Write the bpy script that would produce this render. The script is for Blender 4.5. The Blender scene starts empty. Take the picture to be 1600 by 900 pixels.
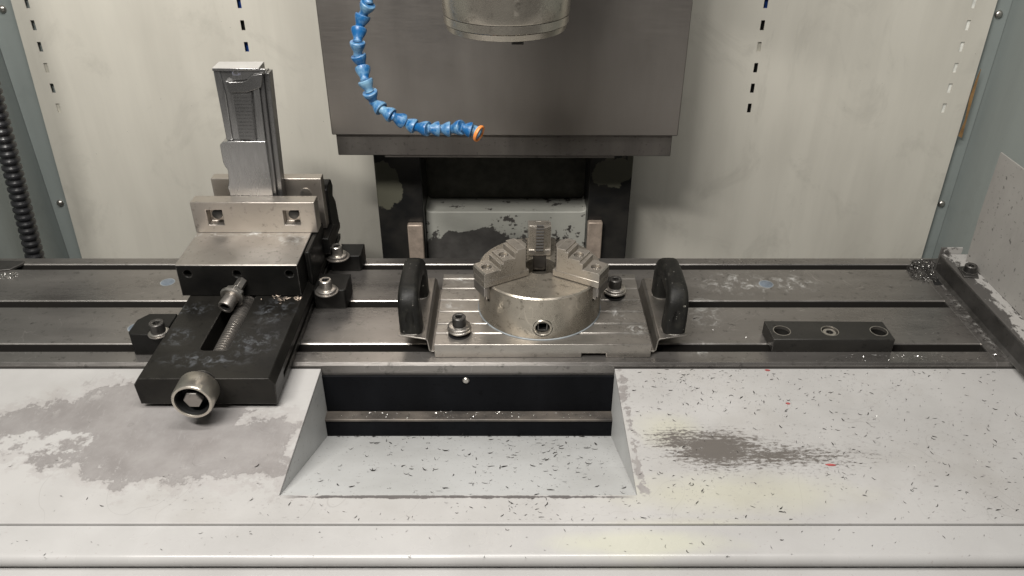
import bpy, bmesh, math, random
from mathutils import Vector, Matrix
R = math.radians
random.seed(7)
S = bpy.context.scene
COL = S.collection

# ------------------------------------------------------------------ camera, world, lamps, exposure
CAM_H, PITCH, FPX = 0.58, R(31.6), 1260.0
cd = bpy.data.cameras.new('camera'); cam = bpy.data.objects.new('camera', cd); COL.objects.link(cam)
cam.location = (0, 0, CAM_H); cam.rotation_euler = (R(90) - PITCH, 0, 0)
cd.sensor_width = 36; cd.lens = 36 * FPX / 1600; cd.clip_start = 0.01; cd.clip_end = 50
S.camera = cam

W = bpy.data.worlds.new('World'); S.world = W; W.use_nodes = True
bg = W.node_tree.nodes['Background']; bg.inputs[0].default_value = (1.0, 0.975, 0.94, 1); bg.inputs[1].default_value = 0.055

def lamp(name, loc, target, sx, sy, watts, col):
    d = bpy.data.lights.new(name, 'AREA'); d.shape = 'RECTANGLE'; d.size = sx; d.size_y = sy
    d.energy = watts; d.color = col
    o = bpy.data.objects.new(name, d); COL.objects.link(o); o.location = loc
    o.rotation_euler = (Vector(target) - Vector(loc)).to_track_quat('-Z', 'Y').to_euler()
    return o
# two fluorescent work lamps of the machine, above and in front of the table
lamp('work_lamp', (-0.48, 0.02, 1.22), (-0.05, 0.95, 0.0), 0.70, 0.07, 26.5, (1.0, 0.965, 0.915))
lamp('work_lamp', (0.08, 0.40, 1.55), (0.0, 0.90, 0.0), 0.90, 0.12, 18.0, (1.0, 0.97, 0.93))

vs = S.view_settings; vs.view_transform = 'Standard'; vs.look = 'None'; vs.exposure = 0.0; vs.gamma = 1.0
vs.use_curve_mapping = False

# ------------------------------------------------------------------ pixel to place (photograph is 1600 x 900)
def ray(px, py):
    x = (px - 800) / FPX; v = (450 - py) / FPX
    return (x, math.cos(PITCH) + v * math.sin(PITCH), -math.sin(PITCH) + v * math.cos(PITCH))
def Pz(px, py, z=0.0):
    r = ray(px, py); t = (z - CAM_H) / r[2]; return Vector((r[0] * t, r[1] * t, z))
def Py(px, py, y):
    r = ray(px, py); t = y / r[1]; return Vector((r[0] * t, y, CAM_H + r[2] * t))

# ------------------------------------------------------------------ material helper
class Mat:
    def __init__(s, name):
        s.m = bpy.data.materials.new(name); s.m.use_nodes = True; s.t = s.m.node_tree
        s.b = s.t.nodes['Principled BSDF']; s._pos = None; s._xyz = None
    def n(s, kind): return s.t.nodes.new(kind)
    def put(s, sock, v):
        if isinstance(v, bpy.types.NodeSocket): s.t.links.new(v, sock)
        elif isinstance(v, (tuple, list)) and sock.type == 'RGBA': sock.default_value = (*v[:3], 1)
        else: sock.default_value = v
    def pos(s):
        if s._pos is None: s._pos = s.n('ShaderNodeNewGeometry').outputs['Position']
        return s._pos
    def xyz(s):
        if s._xyz is None:
            q = s.n('ShaderNodeSeparateXYZ'); s.put(q.inputs[0], s.pos()); s._xyz = q.outputs
        return s._xyz
    def noise(s, scale, detail=4, rough=.55, st=(1, 1, 1), off=(0, 0, 0), dist=0.0, rot=0.0):
        mp = s.n('ShaderNodeMapping'); src = s.pos()
        if rot:
            vr = s.n('ShaderNodeVectorRotate'); vr.rotation_type = 'Z_AXIS'; s.put(vr.inputs['Vector'], src); vr.inputs['Angle'].default_value = rot; src = vr.outputs[0]
        s.put(mp.inputs['Vector'], src); mp.inputs['Scale'].default_value = st; mp.inputs['Location'].default_value = off
        k = s.n('ShaderNodeTexNoise'); s.put(k.inputs['Vector'], mp.outputs[0])
        k.inputs['Scale'].default_value = scale; k.inputs['Detail'].default_value = detail
        k.inputs['Roughness'].default_value = rough; k.inputs['Distortion'].default_value = dist
        return k.outputs['Fac']
    def voro(s, scale, st=(1, 1, 1), feature='F1', rnd=1.0):
        mp = s.n('ShaderNodeMapping'); s.put(mp.inputs['Vector'], s.pos()); mp.inputs['Scale'].default_value = st
        k = s.n('ShaderNodeTexVoronoi'); k.feature = feature; s.put(k.inputs['Vector'], mp.outputs[0]); k.inputs['Scale'].default_value = scale
        return k.outputs['Distance']
    def math(s, op, a, b=0.0, clamp=False):
        k = s.n('ShaderNodeMath'); k.operation = op; k.use_clamp = clamp; s.put(k.inputs[0], a); s.put(k.inputs[1], b); return k.outputs[0]
    def rng(s, x, a, b, c=0.0, d=1.0):
        k = s.n('ShaderNodeMapRange'); k.clamp = True
        for i, v in enumerate((x, a, b, c, d)): s.put(k.inputs[i], v)
        return k.outputs[0]
    def mix(s, f, a, b):
        k = s.n('ShaderNodeMix'); k.data_type = 'RGBA'; s.put(k.inputs[0], f); s.put(k.inputs[6], a); s.put(k.inputs[7], b); return k.outputs[2]
    def edge(s, radius=.0012, lo=.03, hi=.2):
        bv = s.n('ShaderNodeBevel'); bv.samples = 4; bv.inputs['Radius'].default_value = radius
        g = s.n('ShaderNodeNewGeometry'); d = s.n('ShaderNodeVectorMath'); d.operation = 'DOT_PRODUCT'
        s.put(d.inputs[0], bv.outputs[0]); s.put(d.inputs[1], g.outputs['Normal'])
        return s.rng(d.outputs['Value'], 1 - lo, 1 - hi)
    def blob(s, cx, cy, rx, ry, axis=(0, 1)):
        """1 at the centre of an ellipse, 0 on its rim"""
        q = s.xyz(); a = s.math('MULTIPLY', s.math('SUBTRACT', q[axis[0]], cx), 1 / rx); b = s.math('MULTIPLY', s.math('SUBTRACT', q[axis[1]], cy), 1 / ry)
        return s.math('SUBTRACT', 1.0, s.math('SQRT', s.math('ADD', s.math('MULTIPLY', a, a), s.math('MULTIPLY', b, b))))
    def half(s, p, q_, sign=1):
        """signed distance in metres to the line p-q in the XY plane (left of p->q positive)"""
        dx, dy = q_[0] - p[0], q_[1] - p[1]; L = math.hypot(dx, dy); nx, ny = -dy / L * sign, dx / L * sign
        q = s.xyz()
        return s.math('ADD', s.math('ADD', s.math('MULTIPLY', q[0], nx), s.math('MULTIPLY', q[1], ny)), -(nx * p[0] + ny * p[1]))
    def maxof(s, L):
        r = L[0]
        for k in L[1:]: r = s.math('MAXIMUM', r, k)
        return r
    def minof(s, L):
        r = L[0]
        for k in L[1:]: r = s.math('MINIMUM', r, k)
        return r
    def bump(s, h, strength=.3, dist=.001):
        k = s.n('ShaderNodeBump'); k.inputs['Strength'].default_value = strength; k.inputs['Distance'].default_value = dist
        s.put(k.inputs['Height'], h); s.put(s.b.inputs['Normal'], k.outputs[0])
    def out(s, color, rough, metal=0.0, **kw):
        s.put(s.b.inputs['Base Color'], color); s.put(s.b.inputs['Roughness'], rough); s.put(s.b.inputs['Metallic'], metal)
        for k, v in kw.items(): s.put(s.b.inputs[k.replace('_', ' ')], v)
        return s.m

M = {}
def steel(name, c1, c2, r1, r2, metal=.9, st=(1, 1, 1), scale=25, edgec=None, spots=None, grain=(1, 1, 1), gs=900, gstr=.12, spotc=(.55, .56, .55), blotch=1.0, spec=.5, deep=None, scratch=0.0):
    m = Mat(name); a = m.noise(scale, 6, .6, st); g = m.noise(gs, 2, .5, grain); big = m.noise(scale * .3, 3, .6)
    f = m.math('ADD', m.math('MULTIPLY', a, .6), m.math('MULTIPLY', big, .4))
    c = m.mix(m.rng(f, .35, .65), c1, c2)
    if blotch: c = m.mix(m.math('MULTIPLY', m.rng(m.noise(scale * 5, 4, .7, off=(3, 1, 2)), .58, .75), blotch), c, tuple(k * .55 for k in c1))
    ro = m.math('ADD', m.rng(f, .3, .7, r1, r2), m.math('MULTIPLY', m.math('SUBTRACT', g, .5), .18))
    if scratch:
        for rot_, of_ in ((.25, 0), (-.5, 5), (1.2, 9)):
            h_ = m.rng(m.math('ABSOLUTE', m.math('SUBTRACT', m.noise(14, 2, .5, (.5, 3, 1), (of_, 2, 0), .4, rot_), .5)), .0035, .0)
            c = m.mix(m.math('MULTIPLY', m.math('MULTIPLY', h_, scratch), m.rng(m.noise(20, 2, off=(of_, 0, 0)), .45, .6)), c, tuple(min(1, k * 1.9) for k in c2))
    met = metal
    if spots:
        sp = m.maxof([m.blob(*q) for q in spots]); k = m.math('MULTIPLY', m.rng(sp, 0, .7), m.rng(m.noise(85, 6, .72, dist=.6), .50, .70))
        c = m.mix(k, c, spotc); met = m.rng(k, 0, 1, metal, .1); ro = m.rng(k, 0, 1, ro, .6)
    if edgec:
        e = m.math('MULTIPLY', m.edge(), m.rng(m.noise(150, 3), .35, .6, .25, 1)); c = m.mix(e, c, edgec)
    if deep:       # near-black below the table top, inside the slots
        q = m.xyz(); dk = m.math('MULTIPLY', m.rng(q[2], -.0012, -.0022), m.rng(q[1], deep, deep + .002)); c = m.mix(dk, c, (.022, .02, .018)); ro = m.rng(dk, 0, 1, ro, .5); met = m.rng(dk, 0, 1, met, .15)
    m.bump(g, gstr, .0003)
    M[name] = m.out(c, ro, met, Specular_IOR_Level=spec)
    return M[name]

# painted and plain materials -------------------------------------------------------------------
def paint(name, c, dirt, rough=.42, streak=(1, 1, .15), amt=.5, spec=None, scale=9):
    m = Mat(name); a = m.noise(scale, 5, .6, streak); b = m.noise(3, 3, .5)
    k = m.math('MULTIPLY', m.rng(m.math('ADD', m.math('MULTIPLY', a, .6), m.math('MULTIPLY', b, .4)), .42, .68), amt)
    col = m.mix(k, c, dirt)
    sp = m.rng(m.voro(55, (1, 1, 1)), .035, .02); sp = m.math('MULTIPLY', sp, m.rng(m.noise(14, 2), .5, .6))
    col = m.mix(sp, col, (.07, .065, .06))
    col = m.mix(m.math('MULTIPLY', m.rng(m.noise(34, 5, .65, (1, 1, .05), (4, 0, 0)), .54, .72), .22 * amt), col, dirt)
    col = m.mix(m.math('MULTIPLY', m.rng(m.noise(7, 6, .7, (1, 1, .7), (2, 5, 3), 1.2), .54, .66), .42 * amt), col, tuple(k * .85 for k in dirt))
    if spec:
        s2 = m.rng(m.noise(spec, 3, .7), .62, .68); col = m.mix(s2, col, (.09, .085, .08))
    m.bump(m.noise(400, 2), .06, .0005)
    M[name] = m.out(col, m.rng(a, .3, .7, rough - .06, rough + .1)); return M[name]
paint('wall_paint', (.57, .547, .482), (.42, .40, .35), .38, amt=.85)
paint('teal_paint', (.235, .262, .252), (.17, .19, .183), .45, amt=.6)
paint('guard_paint', (.30, .29, .27), (.20, .19, .178), .5, (1, 1, .6), .8, spec=150)
def plain(name, c, r, metal=0.0, **kw):
    m = Mat(name); a = m.noise(60, 4, .6); col = m.mix(m.rng(a, .35, .7), c, tuple(k * .6 for k in c))
    m.bump(m.noise(350, 3), .1, .0004); M[name] = m.out(col, m.rng(a, .3, .7, r - .08, r + .1), metal, **kw); return M[name]
plain('black_hole', (.008, .008, .008), .6)
plain('hose_black', (.018, .018, .02), .28)
plain('white_back', (.86, .86, .80), .5)  # white tiles stand in for the bright room seen through the slots
plain('pale_back', (.50, .48, .41), .5)
plain('blue_back', (.02, .08, .36), .4)
plain('rust_tape', (.27, .155, .06), .7)
plain('orange_plastic', (.78, .26, .06), .4)
plain('red_fleck', (.42, .09, .085), .5)
plain('chip_dark', (.06, .056, .052), .4, .6)
plain('chip_bright', (.75, .73, .70), .25, .9)
plain('brass_worn', (.55, .45, .37), .45, .35)
plain('recess_brown', (.085, .082, .064), .6)  # dark brown of the column recess, darker than the casting paint
plain('residue', (.25, .275, .29), .45)
plain('plug_blue', (.19, .225, .27), .45, .3)

m = Mat('blue_plastic'); a = m.noise(90, 5, .65); e = m.edge(.0014, .02, .18)
oi = m.n('ShaderNodeObjectInfo').outputs['Random']; c = m.mix(m.math('MULTIPLY', m.rng(m.math('ADD', a, m.math('MULTIPLY', m.math('SUBTRACT', oi, .5), .22)), .42, .68), .75), (.006, .085, .24), (.20, .36, .47)); c = m.mix(m.rng(m.noise(320, 4, .7), .66, .7), c, (.05, .06, .07)); c = m.mix(m.math('MULTIPLY', e, .5), c, (.42, .58, .68))
M['blue_plastic'] = m.out(c, m.rng(a, .3, .7, .25, .5))

m = Mat('black_plastic'); a = m.noise(70, 5, .65); e = m.noise(500, 3, .6)
c = m.mix(m.rng(a, .5, .75), (.008, .0078, .007), (.020, .019, .0155)); c = m.mix(m.rng(m.noise(260, 3), .69, .74), c, (.35, .34, .30))
m.bump(e, .35, .0006); M['black_plastic'] = m.out(c, m.rng(a, .3, .7, .42, .6), 0.0, Specular_IOR_Level=.22)

steel('stainless', (.242, .223, .205), (.34, .315, .29), .34, .46, .84, (1, 1, .22), 9, grain=(.05, 1, 1), gs=700, gstr=.08, blotch=0)
steel('lip_steel', (.13, .12, .11), (.20, .185, .17), .4, .55, .8, (1, 1, .1), 30)
steel('spindle_steel', (.33, .302, .258), (.46, .424, .365), .2, .34, .85, (1, 1, .25), 14, gstr=.015, edgec=(.7, .66, .58), grain=(1, 1, 6), gs=250,
      spots=[(Py(843, 5, .86).x, Py(843, 5, .86).z, .0035, .022, (0, 2)), (Py(862, 2, .86).x, Py(862, 2, .86).z, .004, .008, (0, 2)), (Py(808, 10, .86).x, Py(808, 10, .86).z, .004, .02, (0, 2))], spotc=(.03, .027, .022))
steel('chuck_steel', (.26, .236, .195), (.42, .38, .322), .2, .36, .80, (1, 1, 1), 20, scratch=.4, gstr=.02, blotch=1.4, edgec=(.75, .71, .63))
steel('jaw_steel', (.26, .235, .20), (.39, .355, .31), .22, .36, .70, (1, 1, 1), 18, gstr=.02, edgec=(.8, .76, .7))
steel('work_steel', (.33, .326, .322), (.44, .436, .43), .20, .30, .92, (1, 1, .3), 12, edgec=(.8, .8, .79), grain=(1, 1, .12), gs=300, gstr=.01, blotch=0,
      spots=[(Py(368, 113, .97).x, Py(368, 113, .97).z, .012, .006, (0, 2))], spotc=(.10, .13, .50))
steel('work_shade', (.20, .198, .196), (.28, .276, .272), .24, .34, .9, (1, 1, 1), 12, blotch=0, gstr=.01)  # darker copy of work_steel: shade on right faces, boss and ribs painted in
steel('work_lit', (.62, .61, .59), (.74, .73, .71), .45, .55, .6, blotch=0)  # pale copy of the block's steel: lamp reflection painted into the colour
steel('ground_steel', (.40, .365, .33), (.52, .48, .43), .3, .45, .9, (.5, 1, 1), 22, edgec=(.8, .77, .72))
steel('bolt_steel', (.42, .40, .37), (.55, .52, .48), .25, .4, .95, edgec=(.85, .83, .8))
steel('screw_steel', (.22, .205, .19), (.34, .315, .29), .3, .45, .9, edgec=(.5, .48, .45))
steel('serration_steel', (.018, .016, .014), (.05, .045, .04), .5, .65, .1, spec=.3)
steel('dark_bolt', (.03, .03, .03), (.08, .075, .07), .3, .45, .7, edgec=(.4, .38, .35))
steel('knurl_steel', (.42, .39, .34), (.55, .52, .46), .28, .42, .93, edgec=(.85, .8, .7))
steel('plate_steel', (.25, .235, .212), (.39, .365, .333), .22, .40, .80, (.4, 1, 1), 26, edgec=(.8, .77, .72), grain=(.1, 1, 1), gs=500,
      spots=[(.15, .815, .02, .012), (-.07, .93, .02, .012), (.14, .85, .02, .02), (-.075, .87, .02, .012)])
steel('bracket_steel', (.25, .235, .21), (.38, .35, .32), .3, .45, .9, edgec=(.7, .68, .62))
steel('vise_top', (.27, .25, .225), (.38, .355, .325), .36, .5, .8, (1, 1, 1), 26, edgec=(.7, .68, .64),
      spots=[(-.40, .94, .035, .012), (-.33, .945, .05, .010), (-.29, .93, .03, .02)])
steel('oxide', (.008, .0076, .007), (.024, .0225, .0195), .32, .46, .3, (1, 1, 1), 20, spec=.2, edgec=(.42, .40, .37),
      spots=[(-.393, .775, .026, .022), (-.292, .83, .03, .035), (-.30, .765, .035, .035), (-.345, .73, .06, .018), (-.395, .835, .03, .018)], spotc=(.12, .128, .14))
steel('oxide_plain', (.004, .004, .004), (.012, .0115, .0105), .3, .45, .12, spec=.18, edgec=(.40, .38, .35))
steel('oxide_bar', (.015, .0145, .0135), (.040, .038, .034), .34, .5, .45, (.4, 1, 1), 22, edgec=(.6, .57, .53))
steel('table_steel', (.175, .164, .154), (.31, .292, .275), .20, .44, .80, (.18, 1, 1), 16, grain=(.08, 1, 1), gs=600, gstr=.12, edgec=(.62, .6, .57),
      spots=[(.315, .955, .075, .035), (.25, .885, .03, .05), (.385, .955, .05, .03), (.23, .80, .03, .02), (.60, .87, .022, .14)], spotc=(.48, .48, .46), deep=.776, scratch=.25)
steel('rim_steel', (.045, .043, .04), (.11, .105, .1), .38, .55, .7, edgec=(.5, .48, .45))
steel('way_black', (.002, .0023, .003), (.0065, .007, .0085), .45, .6, .0, (1, 1, .2), 18, spec=.07)
steel('ledge_steel', (.055, .05, .047), (.19, .165, .14), .42, .6, .5, (.5, 1, 1), 45)

# worn paint of the column casting
m = Mat('cast_paint'); a = m.noise(16, 6, .65); big = m.blob(-.045, -.105, .16, .060, (0, 2))
chip = m.math('MULTIPLY', m.rng(m.math('ADD', m.math('MULTIPLY', big, 1.2), m.math('MULTIPLY', m.math('SUBTRACT', a, .5), 2.2)), .25, .29), 1.0)
c = m.mix(m.rng(m.noise(6, 3), .4, .65), (.44, .44, .395), (.33, .33, .295)); c = m.mix(m.rng(m.noise(38, 5, .72), .595, .615), c, (.06, .055, .05))
c = m.mix(chip, c, m.mix(m.noise(70, 4), (.09, .085, .08), (.24, .23, .215))); m.bump(m.math('SUBTRACT', m.noise(60, 4), chip), .35, .002)
M['cast_paint'] = m.out(c, m.rng(chip, 0, 1, .55, .38), m.rng(chip, 0, 1, 0, .6))
m = Mat('way_paint'); k = m.rng(m.math('ADD', m.math('MULTIPLY', m.maxof([m.blob(-.205, .045, .03, .055, (0, 2)), m.blob(.165, .065, .05, .035, (0, 2))]), 1.0), m.math('MULTIPLY', m.math('SUBTRACT', m.noise(28, 5, .65), .5), 1.6)), .22, .26)
c = m.mix(m.rng(m.noise(20, 4), .4, .65), (.012, .012, .012), (.03, .028, .025)); c = m.mix(k, c, (.11, .107, .078))
M['way_paint'] = m.out(c, m.rng(k, 0, 1, .35, .6))

# grey sheet-metal paint with the bare, scuffed and stained places of the photograph
def xy(px, py, z=-.006): p = Pz(px, py, z); return (p.x, p.y)
m = Mat('cover_paint')
rag = m.math('MULTIPLY', m.math('SUBTRACT', m.noise(26, 8, .68), .5), .095)
fine = m.math('MULTIPLY', m.math('SUBTRACT', m.noise(75, 5, .72, off=(2, 2, 0)), .5), .065)
lw = m.minof([m.half(xy(-40, 655), xy(330, 572), -1), m.half(xy(-40, 690), xy(180, 752)), m.half(xy(150, 752), xy(440, 746)), m.half(xy(440, 745), xy(505, 560)), ])
up = m.minof([m.half(xy(420, 652), xy(520, 662)), m.half(xy(395, 700), xy(395, 600), -1)])
lw = m.minof([lw, m.math('MULTIPLY', up, -1)])
wear = m.rng(m.math('ADD', m.math('ADD', lw, rag), fine), -.0022, .0030)
isl = m.blob(*xy(70, 690), .055, .022); isl = m.rng(m.math('ADD', isl, m.math('ADD', m.math('MULTIPLY', rag, 14), m.math('MULTIPLY', fine, 26))), .12, .16); isl = m.math('MULTIPLY', isl, m.rng(m.noise(48, 6, .7, off=(6, 1, 0)), .44, .50)); wear = m.math('MULTIPLY', wear, m.math('SUBTRACT', 1, isl))
fld = m.math('ADD', m.math('ADD', lw, rag), fine)
half_ = m.math('MULTIPLY', m.rng(m.math('ADD', fld, m.math('MULTIPLY', m.math('SUBTRACT', m.noise(48, 6, .7, off=(9, 4, 0)), .5), .05)), -.016, -.012), m.math('SUBTRACT', 1, isl))
rem = m.math('MULTIPLY', m.rng(m.noise(62, 7, .75, off=(5, 8, 0)), .575, .60), m.rng(m.math('ADD', lw, m.math('MULTIPLY', m.math('SUBTRACT', m.noise(9, 3), .5), .06)), .030, .008))
wear = m.math('MULTIPLY', wear, m.math('SUBTRACT', 1, m.math('MULTIPLY', rem, .85)))
# scuffed patch: scratches run along X and fan out
st1 = m.math('MAXIMUM', m.noise(90, 5, .7, (.06, 3.6, 1), rot=.10), m.math('MAXIMUM', m.noise(80, 5, .7, (.06, 4.0, 1), rot=-.13), m.noise(85, 5, .7, (.06, 4.0, 1), (3, 3, 0)))); st1 = m.math('SUBTRACT', st1, .10); st2 = m.noise(330, 5, .75, (.45, 1, 1), (0, 4, 0))
sc = m.maxof([m.blob(*xy(1120, 702), .090, .050), m.math('MULTIPLY', m.blob(*xy(1200, 712), .18, .040), .7), m.math('MULTIPLY', m.blob(*xy(1060, 690), .06, .045), .7)])
scr = m.math('ADD', m.math('MULTIPLY', sc, 1.55), m.math('ADD', m.math('MULTIPLY', m.math('SUBTRACT', st1, .5), 2.2), m.math('MULTIPLY', m.math('SUBTRACT', st2, .5), 2.6)))
scuff = m.math('MULTIPLY', m.rng(scr, .48, .80), m.rng(sc, 0, .12))
# chipped edges of the chute and small chips everywhere
q = m.xyz()
ce = m.rng(m.math('ADD', m.math('MULTIPLY', m.math('ABSOLUTE', m.math('SUBTRACT', q[0], .129)), -1), m.math('MULTIPLY', m.math('SUBTRACT', m.noise(55, 5, .7), .5), .05)), -.004, -.0025)
ce = m.math('MULTIPLY', ce, m.rng(q[1], .558, .57))
fe = m.rng(m.math('ADD', m.math('MULTIPLY', m.math('ABSOLUTE', m.math('SUBTRACT', q[1], .5635)), -1), m.math('MULTIPLY', m.math('SUBTRACT', m.noise(40, 5, .7), .5), .012)), -.0016, -.0008)
fe = m.math('MULTIPLY', fe, m.math('MULTIPLY', m.rng(q[0], -.225, -.2), m.rng(q[0], .122, .09)))
spk = m.math('MULTIPLY', m.rng(m.noise(330, 3, .6, (.5, 1, 1)), .63, .655), m.rng(m.noise(12, 3), .38, .54))
spk = m.math('MULTIPLY', spk, m.rng(m.maxof([m.blob(.25, .66, .35, .2), m.blob(-.25, .62, .2, .1)]), 0, .3))
bare = m.maxof([wear, scuff, ce, fe, m.math('MULTIPLY', spk, .8)])
base = m.mix(m.rng(m.noise(7, 4, .6), .38, .66), (.395, .387, .377), (.338, .33, .32))
yel = m.maxof([m.blob(*xy(1040, 670), .05, .035), m.blob(*xy(1150, 770), .16, .035), m.blob(*xy(1080, 830), .14, .02)])
yel = m.math('MULTIPLY', m.rng(m.math('ADD', yel, m.math('MULTIPLY', m.math('SUBTRACT', m.noise(20, 4), .5), .8)), .05, .7), .42)
base = m.mix(yel, base, (.44, .43, .31))
ht = m.noise(240, 4, .7, (1, .35, 1)); barec = m.mix(m.rng(m.noise(18, 6, .65), .35, .66), (.275, .257, .25), (.362, .344, .336)); barec = m.mix(m.rng(ht, .55, .8), barec, (.37, .355, .348))
rim = m.math('MULTIPLY', m.rng(m.math('ADD', m.math('ADD', lw, rag), fine), .006, .0006), wear)
barec = m.mix(m.math('MULTIPLY', rim, .45), barec, (.19, .175, .168))
hair = m.rng(m.math('ABSOLUTE', m.math('SUBTRACT', m.noise(5, 2, .5, (1, 1, 1), (7, 3, 0), 1.5), .5)), .0022, .0)
base = m.mix(m.math('MULTIPLY', half_, .5), base, barec); base = m.mix(m.math('MULTIPLY', m.rng(m.noise(11, 6, .65, off=(1, 6, 0)), .5, .75), .35), base, (.27, .25, .225))
c = m.mix(bare, base, m.mix(scuff, barec, (.15, .136, .124))); c = m.mix(m.math('MULTIPLY', fe, .85), c, (.10, .092, .09)); c = m.mix(m.math('MULTIPLY', hair, .35), c, (.2, .19, .18))
m.bump(m.math('SUBTRACT', m.math('MULTIPLY', m.noise(300, 3), .25), bare), .4, .0004)
M['cover_paint'] = m.out(c, m.rng(bare, 0, 1, .40, .46), m.rng(bare, 0, 1, 0, .35))
m = Mat('ledge_paint'); c = m.mix(m.rng(m.noise(7, 4, .6), .38, .66), (.395, .389, .381), (.342, .335, .327))
yel = m.math('MULTIPLY', m.rng(m.math('ADD', m.blob(*xy(1010, 845), .11, .02), m.math('MULTIPLY', m.math('SUBTRACT', m.noise(20, 4), .5), .8)), .05, .6), .5)
c = m.mix(yel, c, (.47, .47, .36)); spk = m.rng(m.noise(280, 3, .6), .68, .70); c = m.mix(spk, c, (.33, .31, .30))
m.bump(m.noise(300, 3), .08, .0004); M['ledge_paint'] = m.out(c, m.rng(m.noise(15, 3), .3, .7, .22, .34))
m = Mat('chute_paint'); c = m.mix(m.rng(m.noise(9, 5, .6), .38, .66), (.48, .485, .48), (.41, .413, .405)); spk = m.rng(m.noise(260, 3, .6), .66, .69); c = m.mix(spk, c, (.25, .24, .235))
c = m.mix(m.math('MULTIPLY', m.edge(.0028, .02, .2), m.rng(m.noise(90, 4, .7), .40, .52)), c, (.13, .12, .115)); m.bump(m.noise(300, 3), .1, .0004); M['chute_paint'] = m.out(c, .45)
m = Mat('rim_paint'); k = m.rng(m.math('ADD', m.math('MULTIPLY', m.math('SUBTRACT', m.noise(46, 6, .75, (1, .5, 1)), .5), 1.8), m.rng(m.xyz()[0], .598, .622, .72, .36)), .48, .54); c = m.mix(k, (.31, .30, .285), (.11, .104, .098)); m.bump(k, .4, .0006); M['rim_paint'] = m.out(c, .5, m.math('MULTIPLY', k, .5))

# ------------------------------------------------------------------ mesh helper
class MB:
    def __init__(s): s.v = []; s.f = []
    def add(s, vs, fs):
        o = len(s.v); s.v += [Vector(v) for v in vs]; s.f += [[i + o for i in f] for f in fs]; return s
    def box(s, x0, x1, y0, y1, z0, z1, rot=None, piv=None):
        vs = [Vector((x, y, z)) for x in (x0, x1) for y in (y0, y1) for z in (z0, z1)]
        if rot is not None:
            pv = Vector(piv) if piv else Vector(((x0 + x1) / 2, (y0 + y1) / 2, z0)); Q = Matrix.Rotation(rot, 3, 'Z'); vs = [Q @ (v - pv) + pv for v in vs]
        return s.add(vs, [(0, 1, 3, 2), (4, 6, 7, 5), (0, 4, 5, 1), (2, 3, 7, 6), (0, 2, 6, 4), (1, 5, 7, 3)])
    def prism(s, poly, axis, a, b):
        """polygon in the plane across axis; axis 0: (y,z), 1: (x,z), 2: (x,y)"""
        def p(u, w, t): return ((t, u, w), (u, t, w), (u, w, t))[axis]
        n = len(poly); vs = [p(u, w, a) for u, w in poly] + [p(u, w, b) for u, w in poly]
        fs = [tuple(range(n))[::-1], tuple(range(n, 2 * n))] + [(i, (i + 1) % n, n + (i + 1) % n, n + i) for i in range(n)]
        return s.add(vs, fs)
    def lathe(s, prof, c=(0, 0, 0), axis=(0, 0, 1), n=48, phase=0.0, caps=True):
        """prof: (radius, height) pairs along axis"""
        c = Vector(c); ax = Vector(axis).normalized(); q = Vector((0, 0, 1)).rotation_difference(ax); vs = []; fs = []
        for r, h in prof:
            for i in range(n):
                t = 2 * math.pi * i / n + phase; vs.append(c + q @ Vector((r * math.cos(t), r * math.sin(t), h)))
        for j in range(len(prof) - 1):
            for i in range(n):
                k = (i + 1) % n; fs.append((j * n + i, j * n + k, (j + 1) * n + k, (j + 1) * n + i))
        if caps:
            fs.append(tuple(range(n))[::-1]); L = (len(prof) - 1) * n; fs.append(tuple(range(L, L + n)))
        return s.add(vs, fs)
    def sweep(s, path, sect, up=(1, 0, 0)):
        """closed section (u,v) swept along path; u runs along `up`"""
        path = [Vector(p) for p in path]; up = Vector(up); n = len(sect(0) if callable(sect) else sect); vs = []; fs = []
        for i, p in enumerate(path):
            t = (path[min(i + 1, len(path) - 1)] - path[max(i - 1, 0)]).normalized(); side = up.cross(t).normalized(); w = sect(i / (len(path) - 1)) if callable(sect) else sect
            vs += [p + up * u + side * v for u, v in w]
        for j in range(len(path) - 1):
            for i in range(n): k = (i + 1) % n; fs.append((j * n + i, j * n + k, (j + 1) * n + k, (j + 1) * n + i))
        fs.append(tuple(range(n))[::-1]); L = (len(path) - 1) * n; fs.append(tuple(range(L, L + n)))
        return s.add(vs, fs)
    def mesh(s, name, org=(0, 0, 0)):
        o = Vector(org); me = bpy.data.meshes.new(name); me.from_pydata([v - o for v in s.v], [], s.f)
        b = bmesh.new(); b.from_mesh(me); bmesh.ops.recalc_face_normals(b, faces=b.faces); b.to_mesh(me); b.free()
        return me
    def build(s, name, mat, parent=None, bevel=0.0, smooth=35, cut=None, seg=2, org=None):
        root = parent
        while root is not None and root.parent is not None: root = root.parent
        o0 = Vector(org) if org is not None else (root['_base'] if root is not None and '_base' in root.keys() else (0, 0, 0))
        me = s.mesh(name, o0)
        if cut is not None: me = boolean(me, cut.mesh('cut', o0), name)
        me.materials.clear(); me.materials.append(M[mat])
        o = bpy.data.objects.new(name, me); COL.objects.link(o)
        if parent is not None: o.parent = parent
        elif org is not None or o0 != (0, 0, 0): o.location = o0
        me.shade_smooth(); me.set_sharp_from_angle(angle=R(smooth))
        if bevel:
            k = o.modifiers.new('bevel', 'BEVEL'); k.width = bevel; k.segments = seg; k.limit_method = 'ANGLE'; k.angle_limit = R(28); k.harden_normals = False
        return o
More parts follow.
